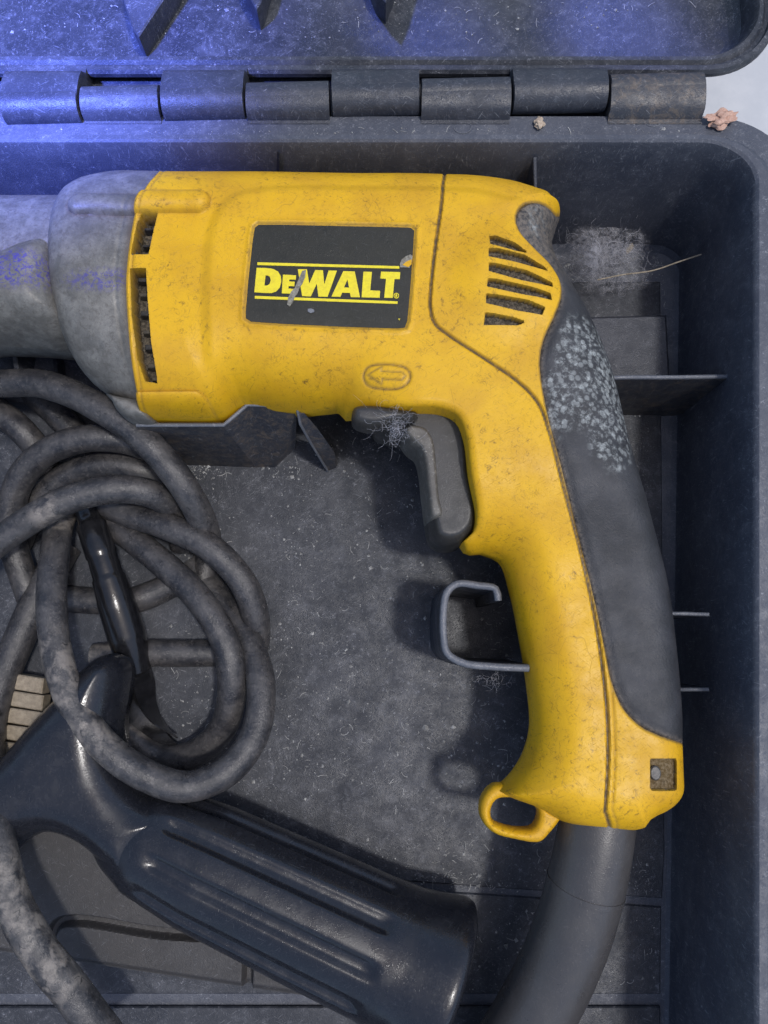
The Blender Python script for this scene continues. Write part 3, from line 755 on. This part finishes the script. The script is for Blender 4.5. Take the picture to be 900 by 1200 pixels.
sheet("scrape", [Z13([(342, 428), (356, 426), (370, 432), (370, 442), (354, 446), (342, 440)])], 2.0, M_EDGE, label)
sheet("peeled_edge", [Z13([(744, 232), (752, 212), (770, 198), (790, 190), (800, 196), (796, 224), (786, 248), (764, 246), (746, 246)])], 2.0, M_SCR, label, 1.0)
sheet("peeled_edge", [Z13([(756, 236), (772, 222), (796, 212), (795, 234), (780, 246)])], 2.4, M_Y, label, 0.6)
# ---- trigger group
def dome(loop, zc, h, R, p=2.2, dirt=False):
    def f(P):
        sd, _ = seg_dist(P, [loop]); u = np.clip(sd/R, 0, 1); return zc+h*(1-(1-u)**p)**(1/p), {'dirt': np.zeros(len(P))}
    return f
def px_loop(pts, z, step=4): return catmull(UL(pts, z), step, True)[:, :2]
TR = px_loop([(436, 477), (470, 474), (510, 474), (535, 482), (549, 505), (555, 555), (562, 603), (557, 622), (541, 637), (521, 640), (507, 633), (501, 612), (497, 575), (494, 545), (490, 524), (477, 512), (455, 506), (438, 499)], -10)
relief("trigger", [TR], dome(TR, ZC, 68, 14), 1.6, M_TRIG, drill, zb=ZC-20)
TB = px_loop([(470, 506), (474, 497), (486, 494), (502, 499), (512, 515), (516, 545), (519, 580), (523, 604), (516, 611), (503, 609), (497, 580), (493, 545), (488, 527), (478, 519)], 8)
relief("trigger_blade", [TB], dome(TB, ZC, 74, 9), 1.4, M_TRIGD, drill, zb=ZC)
SW = px_loop([(411, 487), (414, 477), (424, 474), (445, 475), (470, 479), (490, 483), (488, 494), (465, 498), (440, 503), (422, 501), (413, 496)], 15)
relief("direction_switch", [SW], dome(SW, 0, 27, 12), 1.5, M_TRIG, drill, zb=-6)
# ---- hanging loop
LO = px_loop([(580, 920), (610, 925), (640, 945), (660, 958), (656, 966), (648, 976), (634, 989), (605, 986), (577, 977), (563, 957), (565, 936)], -45)
LI = px_loop([(583, 939), (600, 937), (620, 944), (631, 950), (629, 966), (622, 972), (595, 970), (578, 962), (577, 949)], -45)
def loop_h(P):
    sd, _ = seg_dist(P, [LO, LI]); u = np.clip(sd/8, 0, 1); return ZC+16*(1-(1-u)**2.2)**(1/2.2), {'dirt': 0.4*(1-sstep(sd, 0, 2)), 'slot': np.zeros(len(P))}
relief("hanging_loop", [LO, LI], loop_h, 1.7, M_Y, drill, zc=ZC)
# ---- cord guard
gp = catmull(UL([(703, 940, -62), (697, 985, -64), (688, 1030, -70), (673, 1085, -82), (651, 1140, -98), (622, 1195, -115), (585, 1250, -135), (530, 1330, -150)]), 6)
gr = np.interp(np.linspace(0, 1, len(gp)), [0, 0.08, 0.2, 0.6, 1], [44, 44, 45, 45.5, 42])
V, fc = tube(gp, gr, 48); make("cord_guard", V, fc, M_GUARD, drill, 40)
for k in (0.21,):
    i = int(k*len(gp)); V, fc = tube(gp[i:i+2], gr[i]+0.8, 48); make("guard_ring", V, fc, M_GUARD, drill, 40)
# ---- gear case
gx_ = np.array([78, 80, 86, 96, 110, 128, 152, 186, 210]); 
gtop = np.array([330, 275, 246, 231, 222, 216, 212, 212, 212]); gbot = np.array([332, 380, 408, 432, 450, 463, 474, 484, 488])
GC = np.vstack([catmull(list(zip(gx_, gtop)), 5), catmull(list(zip(gx_, gbot))[::-1], 5)[:-1]])
WG = np.array([edgept(p) for p in GC])
YC = (U(100, 210, ZC)[1]+U(100, 480, ZC)[1])/2
def gear_h(P):
    # barrel lying along x with a rounded left end
    t = WG[:len(catmull(list(zip(gx_, gtop)), 5))]; bt = WG[len(t):]
    o1 = np.argsort(t[:, 0]); o2 = np.argsort(bt[:, 0])
    yt = np.interp(P[:, 0], t[o1, 0], t[o1, 1]); yb = np.interp(P[:, 0], bt[o2, 0], bt[o2, 1])
    rr = np.maximum((yt-yb)/2, 1); v = np.clip((P[:, 1]-(yt+yb)/2)/rr, -1, 1)
    g_ = np.interp(rr, [0, 40, 80, 110, 130, 150], [0, 40, 72, 88, 95, 97])
    z = ZC+g_*np.clip(1-np.abs(v)**2.3, 0, 1)**(1/2.1)
    dirt = np.zeros(len(P))
    d = cap_d(P, (92, 236), (190, 236)); z = np.maximum(z, z+12*np.sqrt(np.clip(1-(d/15)**2, 0, 1))); dirt = np.maximum(dirt, 0.5*np.exp(-((d-16)/2.5)**2))
    dj, _ = seg_dist(P, [JOINT], signed=False); dirt = np.maximum(dirt, np.exp(-(dj/6)**2)*0.8)
    z = z-0.8*np.exp(-((dj-14)/2)**2)
    jo = np.argsort(JOINT[:, 1]); jx = np.interp(P[:, 1], JOINT[jo, 1], JOINT[jo, 0]); z = z-(z-ZC)*0.75*sstep(P[:, 0]-jx, 4, 9)
    c = drape([(118, 325)])[0][:2]; paint = sstep(np.linalg.norm((P-c)/np.array([40, 12]), axis=1), 1.6, 0.5)*0.75
    return z, {'dirt': dirt, 'paint': paint}
GL = np.array([p for p in WG if p[0] < U(180, 300, ZC)[0]])
relief("gear_case", [WG], gear_h, 1.7, M_M, drill, zc=ZC)
FT = px_loop([(128, 466), (145, 470), (175, 478), (185, 500), (160, 499), (143, 487), (136, 474)], -62)
relief("gear_foot", [FT], dome(FT, ZC, 40, 12), 2, M_M, drill, zc=ZC)
def px_shr(pts, h, R):
    px = catmull(pts, 5, True); W = np.array([edgept(p) for p in px]); return W
N1 = px_shr([(-90, 252), (-20, 246), (30, 242), (72, 239), (90, 246), (90, 378), (62, 385), (20, 382), (-90, 370)], 70, 60)
def nose_h(P):
    sd, _ = seg_dist(P, [N1]); ys = (P[:, 1]-N1[:, 1].min())/(N1[:, 1].max()-N1[:, 1].min())
    z = ZC+76*np.sqrt(np.clip(1-(2*ys-1)**2*0.98, 0, 1)); z = np.where(sd < 3, ZC+(z-ZC)*sstep(sd, -3, 3), z)
    c = U(20, 318, 5)[:2]; paint = sstep(np.linalg.norm((P-c)/np.array([55, 26]), axis=1), 1.3, 0.4)
    return z, {'dirt': np.zeros(len(P)), 'paint': paint}
relief("nose_collar", [N1], nose_h, 2.4, M_M, drill, zc=ZC)
N2 = px_loop([(-120, 296), (-40, 296), (0, 290), (30, 278), (60, 274), (78, 290), (80, 330), (78, 375), (55, 388), (10, 386), (-40, 384), (-120, 384)], 0)
def n2_h(P):
    sd, _ = seg_dist(P, [N2]); u = np.clip(sd/44, 0, 1); z = ZC+96*(1-(1-u)**2.1)**(1/2.1)
    c = U(20, 318, 25)[:2]; paint = sstep(np.linalg.norm((P-c)/np.array([50, 24]), axis=1), 1.4, 0.5)
    return z, {'dirt': np.zeros(len(P)), 'paint': paint}
relief("nose_boss", [N2], n2_h, 2.2, M_M, drill, zc=ZC)
# ================================================================ side handle
hd = thing("side_handle", (-150, -420, ZF), "black fluted plastic side handle lying loose at the bottom of the case", "drill handle")
A = U(120, 957, -140); B = U(528, 1150, -138)
ax = densify(np.array([A, B]), 90)
tt = np.linspace(0, 1, len(ax))
rad = np.interp(tt, [0, 0.06, 0.14, 0.3, 0.6, 0.80, 0.86, 0.90, 0.95, 0.975, 0.99, 1.0], [34, 52, 67, 76, 80, 82, 84, 88, 94, 96, 93, 84])
def flute(a, t):
    k = 10; ph = (a*k/(2*math.pi)) % 1.0
    g_ = 1-min(1, max(0, (abs(ph-0.5)-0.10)/0.14)); g_ = g_*g_*(3-2*g_)
    e_ = min(1, max(0, (t-0.17)/0.03))*min(1, max(0, (0.80-t)/0.03))
    return 1-0.085*g_*e_
V, fc = tube(ax, rad, 144, prof=flute); make("grip", V, fc, M_HAND, hd, 50)
ec = densify(np.array([B, B+(B-A)/np.linalg.norm(B-A)*3]), 4); V, fc = tube(ec, [80, 80, 78, 70, 60], 48); make("end_cap", V, fc, M_HAND, hd, 40)
CL = px_loop([(-120, 1010), (-60, 930), (-30, 900), (5, 885), (40, 846), (70, 815), (98, 785), (122, 767), (142, 768), (151, 782), (148, 815), (143, 850), (150, 890), (172, 922), (215, 950), (190, 990), (155, 1028), (125, 1008), (95, 985), (60, 974), (32, 985), (12, 1001), (-20, 1030), (-120, 1080)], -130)
relief("clamp", [CL], dome(CL, -140, 66, 48), 2.4, M_HAND, hd, zc=-140)
# ================================================================ power cord
cord = thing("power_cable", (-250, 0, ZF), "grimy grey black power cord coiled in loops under the drill nose", "power cord")
runs = [
 [(-60, 446, -130), (0, 449, -112), (60, 453, -92), (125, 482, -80), (180, 527, -84), (218, 573, -104), (238, 612, -145), (244, 650, -195), (235, 700, -205)],
 [(45, 725, -206), (30, 685, -190), (14, 632, -178), (13, 600, -168), (24, 562, -152), (55, 530, -138), (100, 514, -128), (145, 516, -132), (185, 532, -155), (212, 562, -195)],
 [(20, 640, -206), (42, 592, -195), (78, 558, -178), (125, 545, -168), (170, 552, -172), (205, 580, -205)],
 [(-70, 690, -130), (-18, 648, -118), (30, 612, -105), (85, 584, -98), (140, 573, -102), (180, 580, -122), (205, 600, -165), (215, 640, -203)],
 [(80, 575, -200), (132, 596, -172), (200, 618, -150), (250, 645, -142), (284, 682, -150), (299, 722, -172), (296, 765, -205), (262, 790, -208)],
 [(90, 590, -206), (130, 612, -190), (185, 654, -165), (230, 698, -148), (260, 745, -142), (272, 800, -152), (264, 850, -175), (232, 882, -196), (190, 888, -207), (140, 850, -208)],
 [(225, 660, -208), (262, 708, -195), (292, 755, -168), (306, 808, -142), (298, 862, -126), (266, 904, -114), (218, 922, -102), (165, 906, -92), (118, 870, -88), (85, 822, -90), (66, 762, -98), (60, 700, -112), (63, 650, -138), (70, 612, -168), (85, 575, -200)],
 [(-60, 452, -175), (-10, 478, -170), (25, 503, -170), (52, 540, -190), (66, 585, -208)],
 [(25, 452, -200), (66, 484, -192), (98, 520, -195), (118, 560, -208)],
 [(78, 640, -208), (50, 690, -192), (22, 750, -182), (2, 800, -176), (-14, 860, -160), (-14, 920, -110), (-5, 980, -80), (12, 1050, -72), (42, 1108, -75), (86, 1165, -90), (140, 1235, -110)],
 [(110, 770, -208), (160, 766, -206), (210, 765, -204), (265, 765, -207)],
 [(60, 700, -210), (110, 705, -207), (160, 702, -206), (210, 682, -208)],
]
clay_c = [(U(78, 790, -98)[:2], 75), (U(110, 850, -98)[:2], 60), (U(20, 1060, -80)[:2], 90), (U(60, 1130, -90)[:2], 60), (U(60, 600, -100)[:2], 30)]
parts = []
for i, r in enumerate(runs):
    p = catmull(UL(r), 4.5)
    for k in range(len(p)):
        p[k] += np.array([mnoise.noise(Vector((k*0.05, i*7.1, 0))), mnoise.noise(Vector((k*0.05, i*7.1, 9))), 0])*2.0
    rr = np.array([19.0*(1+0.035*mnoise.noise(Vector((k*0.12, i*3.3, 4)))) for k in range(len(p))])
    if i == 9: rr *= 1.12
    parts.append(tube(p, rr, 24))
V, fc = merge(parts)
clay = np.zeros(len(V))
for c, r in clay_c: clay = np.maximum(clay, sstep(np.linalg.norm(V[:, :2]-c, axis=1), r, r*0.4))
make("cord_coil", V, fc, M_C, cord, 60, attrs={'clay': clay})
# taped splice hanging inside the coil
ta = catmull(UL([(98, 588, -165), (108, 618, -160), (122, 660, -158), (136, 705, -165), (150, 750, -180), (160, 785, -195)]), 3)
s_ = np.linspace(0, 1, len(ta))
tr_ = np.interp(s_, [0, 0.13, 0.15, 0.33, 0.335, 0.45, 0.455, 0.60, 0.8, 1.0], [15, 16, 20, 21, 19.5, 20.5, 22, 25, 26, 20])
V, fc = tube(ta, tr_, 32); make("tape_sleeve", V, fc, M_TAPE, cord, 25)
tl = catmull(UL([(158, 780, -190), (168, 800, -186), (172, 820, -184), (182, 840, -190), (205, 862, -205)]), 3)
V, fc = wall_strip(tl, 3, -222, 0); 
def ribbon(path, w, th=1.2, twist=0.0):
    P = np.asarray(path); n = len(P); T = np.gradient(P, axis=0); T /= np.linalg.norm(T, axis=1)[:, None]; V = []; fc = []
    for i in range(n):
        a = twist*i/n+0.5; up = np.array([0, 0, 1.0]); s = np.cross(T[i], up); s /= np.linalg.norm(s); u2 = np.cross(s, T[i])
        d = math.cos(a)*s+math.sin(a)*u2; q = np.cross(T[i], d)
        for sg, tg in ((-1, -1), (1, -1), (1, 1), (-1, 1)): V.append(P[i]+d*sg*w/2+q*tg*th/2)
    for i in range(n-1):
        for k in range(4): fc.append([i*4+k, i*4+(k+1) % 4, (i+1)*4+(k+1) % 4, (i+1)*4+k])
    fc += [[3, 2, 1, 0], [(n-1)*4+k for k in range(4)]]
    return np.array(V), fc
V, fc = ribbon(tl, 34, 2, 1.4); make("tape_tail", V, fc, M_TAPE, cord, 50)
tl = catmull(UL([(150, 812, -204), (168, 850, -200), (190, 880, -205), (225, 900, -208)]), 3)
V, fc = ribbon(tl, 42, 2, -1.0); make("tape_tail", V, fc, M_TAPE, cord, 50)
# ================================================================ tan board at the left edge
bd = thing("slatted_board", U(15, 845, -200), "tan ridged board scrap showing through the loops at the left edge", "board")
for k in range(6):
    y = 788+k*20
    P = UL([(-80, y-14+k), (52, y+7), (50, y+25), (-80, y+4)], -175)
    V, fc = prism(P, -196, -172, 1.5); make("slat", V, fc, M_TAN, bd, 30)
# ================================================================ small bits
def lump(name, px, py, z, rx, ry, rz, mat, label, cat, seed, rough=0.35, group=None, rot=0.0):
    bm = bmesh.new(); bmesh.ops.create_icosphere(bm, subdivisions=4, radius=1)
    c = U(px, py, z); V = []
    for v in bm.verts:
        n_ = 1+rough*mnoise.noise(v.co*1.7+Vector((seed, 0, 0)))+rough*0.5*mnoise.noise(v.co*4.1+Vector((0, seed, 0)))
        x, y, zz = v.co.x*rx*n_, v.co.y*ry*n_, v.co.z*rz*n_
        V.append([c[0]+x*math.cos(rot)-y*math.sin(rot), c[1]+x*math.sin(rot)+y*math.cos(rot), c[2]+zz])
    fc = [[v.index for v in f.verts] for f in bm.faces]; bm.free()
    return prop(make(name, V, fc, mat, None, 60), label, cat, group)
lump("dry_leaf_scrap", 846, 139, 7, 17, 9, 5, M_LEAF, "pinkish crumpled dry leaf scrap on the case rim by the corner", "leaf", 3.3, 0.9, rot=0.25)
lump("stone_chip", 632, 144, 5, 6, 7, 4, M_STONE, "small tan stone chip on the rim below the hinge", "stone chip", 8.1, 0.5)
lump("straw_chip", 738, 291, -195, 4, 9, 2, M_STRAW, "short pale wood sliver in the cobweb above the straw", "wood chip", 5.1, 0.3, rot=-0.6)
V, fc = tube(catmull(UL([(700, 328, -150), (730, 322, -145), (765, 317, -138), (795, 307, -125), (822, 298, -112)]), 4), 1.1, 8)
prop(make("straw", V, fc, M_STRAW, None, 60), "thin pale straw sticking out of the cobweb behind the drill", "straw")
mw, tw, bw, cw_ = nt("web_sheet")
tw.links.new(N_mix(tw, N_noise(tw, cw_, 9, 6, 0.7), (0.16, 0.16, 0.18), (0.36, 0.36, 0.39)), bw.inputs['Base Color']); bw.inputs['Roughness'].default_value = 0.7
tw.links.new(N_math(tw, 'MULTIPLY', N_ramp(tw, N_noise(tw, cw_, 13, 8, 0.75, 0.8), 0.36, 0.66), N_attr(tw, 'fade')), bw.inputs['Alpha'])
def web_sheet(px, py, z, rx, ry, rz, rot, seed, op):
    """thin dusty membrane sagging between drill and case wall"""
    c = U(px, py, z); n = 34; V = []; fa = []
    for i in range(n):
        for j in range(n):
            u = 2*i/(n-1)-1; v = 2*j/(n-1)-1; r = math.hypot(u, v)
            x, y = u*rx, v*ry
            zz = rz*math.exp(-1.6*r*r)+7*mnoise.noise(Vector((u*2.2, v*2.2, seed)))+3*mnoise.noise(Vector((u*6, v*6, seed)))
            V.append([c[0]+x*math.cos(rot)-y*math.sin(rot), c[1]+x*math.sin(rot)+y*math.cos(rot), c[2]+zz]); fa.append(max(0, 1-r**2.2)*op)
    fc = [[i*n+j, (i+1)*n+j, (i+1)*n+j+1, i*n+j+1] for i in range(n-1) for j in range(n-1)]
    return prop(make("cobweb_sheet", V, fc, mw, None, 60, attrs={'fade': fa}), "thin dusty cobweb membrane behind the drill's rear", None, None, 'stuff')
web_sheet(688, 298, -150, 30, 44, 34, 0.25, 1.0, 1.0)
web_sheet(715, 285, -178, 60, 42, 14, -0.1, 2.0, 0.75)
web_sheet(722, 330, -190, 60, 26, 10, 0.15, 3.0, 0.6)
def fibres(name, cpx, z, n, spread, length, rad, mat, label, seed, zr=20, squash=1.0):
    r_ = random.Random(seed); parts = []
    c = U(cpx[0], cpx[1], z)
    for _ in range(n):
        a = r_.uniform(0, 6.28); d = abs(r_.gauss(0, 0.5))*spread
        p = np.array([c[0]+d*math.cos(a), c[1]+d*math.sin(a)*squash, c[2]+r_.uniform(-zr, zr)])
        th = r_.uniform(0, 6.28); L = r_.uniform(0.4, 1)*length; pts = [p]; cv = r_.gauss(0, 0.5)
        for k in range(5):
            th += cv+r_.gauss(0, 0.25); p = p+np.array([math.cos(th), math.sin(th), r_.gauss(0, 0.35)])*L/5; pts.append(p)
        parts.append(tube(catmull(np.array(pts), 3), rad*r_.uniform(0.6, 1.2), 3, False))
    V, fc = merge(parts); return prop(make(name, V, fc, mat, None, 0), label, None, None, 'stuff')
fibres("cobweb", (706, 298), -165, 420, 62, 46, 0.10, M_WEB, "grey cobweb and fluff tangled behind the drill's rear", 1, 28, 0.7)
fibres("trigger_fluff", (463, 500), 30, 90, 26, 26, 0.12, M_WEB, "pale fluff caught on the switch above the trigger", 2, 8)
fibres("bracket_fluff", (577, 797), -120, 34, 22, 22, 0.11, M_WEB, "grey fluff under the hook bracket", 3, 14, 0.4)
# dust flakes and lint over the tray floor, rim and lid
def litter(name, n, area, zf, seed, label, mat):
    r_ = random.Random(seed); V = []; fc = []
    for _ in range(n):
        px, py = r_.uniform(area[0], area[2]), r_.uniform(area[1], area[3])
        if mnoise.noise(Vector((px*0.012, py*0.012, seed))) + r_.uniform(-0.5, 0.3) < -0.15: continue
        c = U(px, py, zf+0.4)
        if r_.random() < 0.90:
            s = 0.5+r_.expovariate(1.9); k = r_.randint(3, 5); a0 = r_.uniform(0, 6.28); b0 = len(V)
            for j in range(k):
                a = a0+6.28*j/k; q = s*r_.uniform(0.5, 1.2); V.append([c[0]+q*math.cos(a), c[1]+q*math.sin(a), c[2]])
            V.append([c[0], c[1], c[2]+s*0.6])
            for j in range(k): fc.append([b0+j, b0+(j+1) % k, b0+k])
        else:
            L = r_.uniform(3, 14); th = r_.uniform(0, 6.28); cv = r_.gauss(0, 0.25); p = np.array(c); w = r_.uniform(0.2, 0.45)
            for j in range(4):
                d = np.array([math.cos(th), math.sin(th), 0]); nn = np.array([-d[1], d[0], 0])*w; q = p+d*L/4
                b0 = len(V); V += [p-nn, p+nn, q+nn, q-nn]; 
                V[-4:] = [np.array(v)+np.array([0, 0, 0.3]) for v in V[-4:]]
                fc.append([b0, b0+1, b0+2, b0+3]); p = q; th += cv
    return prop(make(name, np.array([list(v) for v in V]), fc, mat, None, 0), label, None, None, 'stuff')
litter("floor_dust", 6500, (200, 470, 760, 1028), ZF+4, 11, "pale dust flakes and lint on the case floor", M_DUST)
litter("lower_dust", 500, (380, 1066, 770, 1160), ZF+3, 12, "pale dust flakes on the lower floor panel", M_DUST)
litter("corner_dust", 900, (630, 300, 780, 362), ZF, 21, "pale dust and swarf gathered in the case corner", M_DUST)
litter("step_dust", 500, (420, 1022, 770, 1046), ZF+4, 22, "dust and swarf caught along the floor step", M_DUST)
litter("cradle_dust", 500, (205, 540, 350, 562), ZF+4, 23, "dust gathered at the foot of the cradle wall", M_DUST)
litter("rim_dust", 160, (0, 150, 830, 160), 0, 13, "dust flakes on the rim below the hinge", M_DUST)
litter("lid_dust", 420, (0, 0, 850, 45), -56, 14, "dust flakes inside the lid", M_DUST)
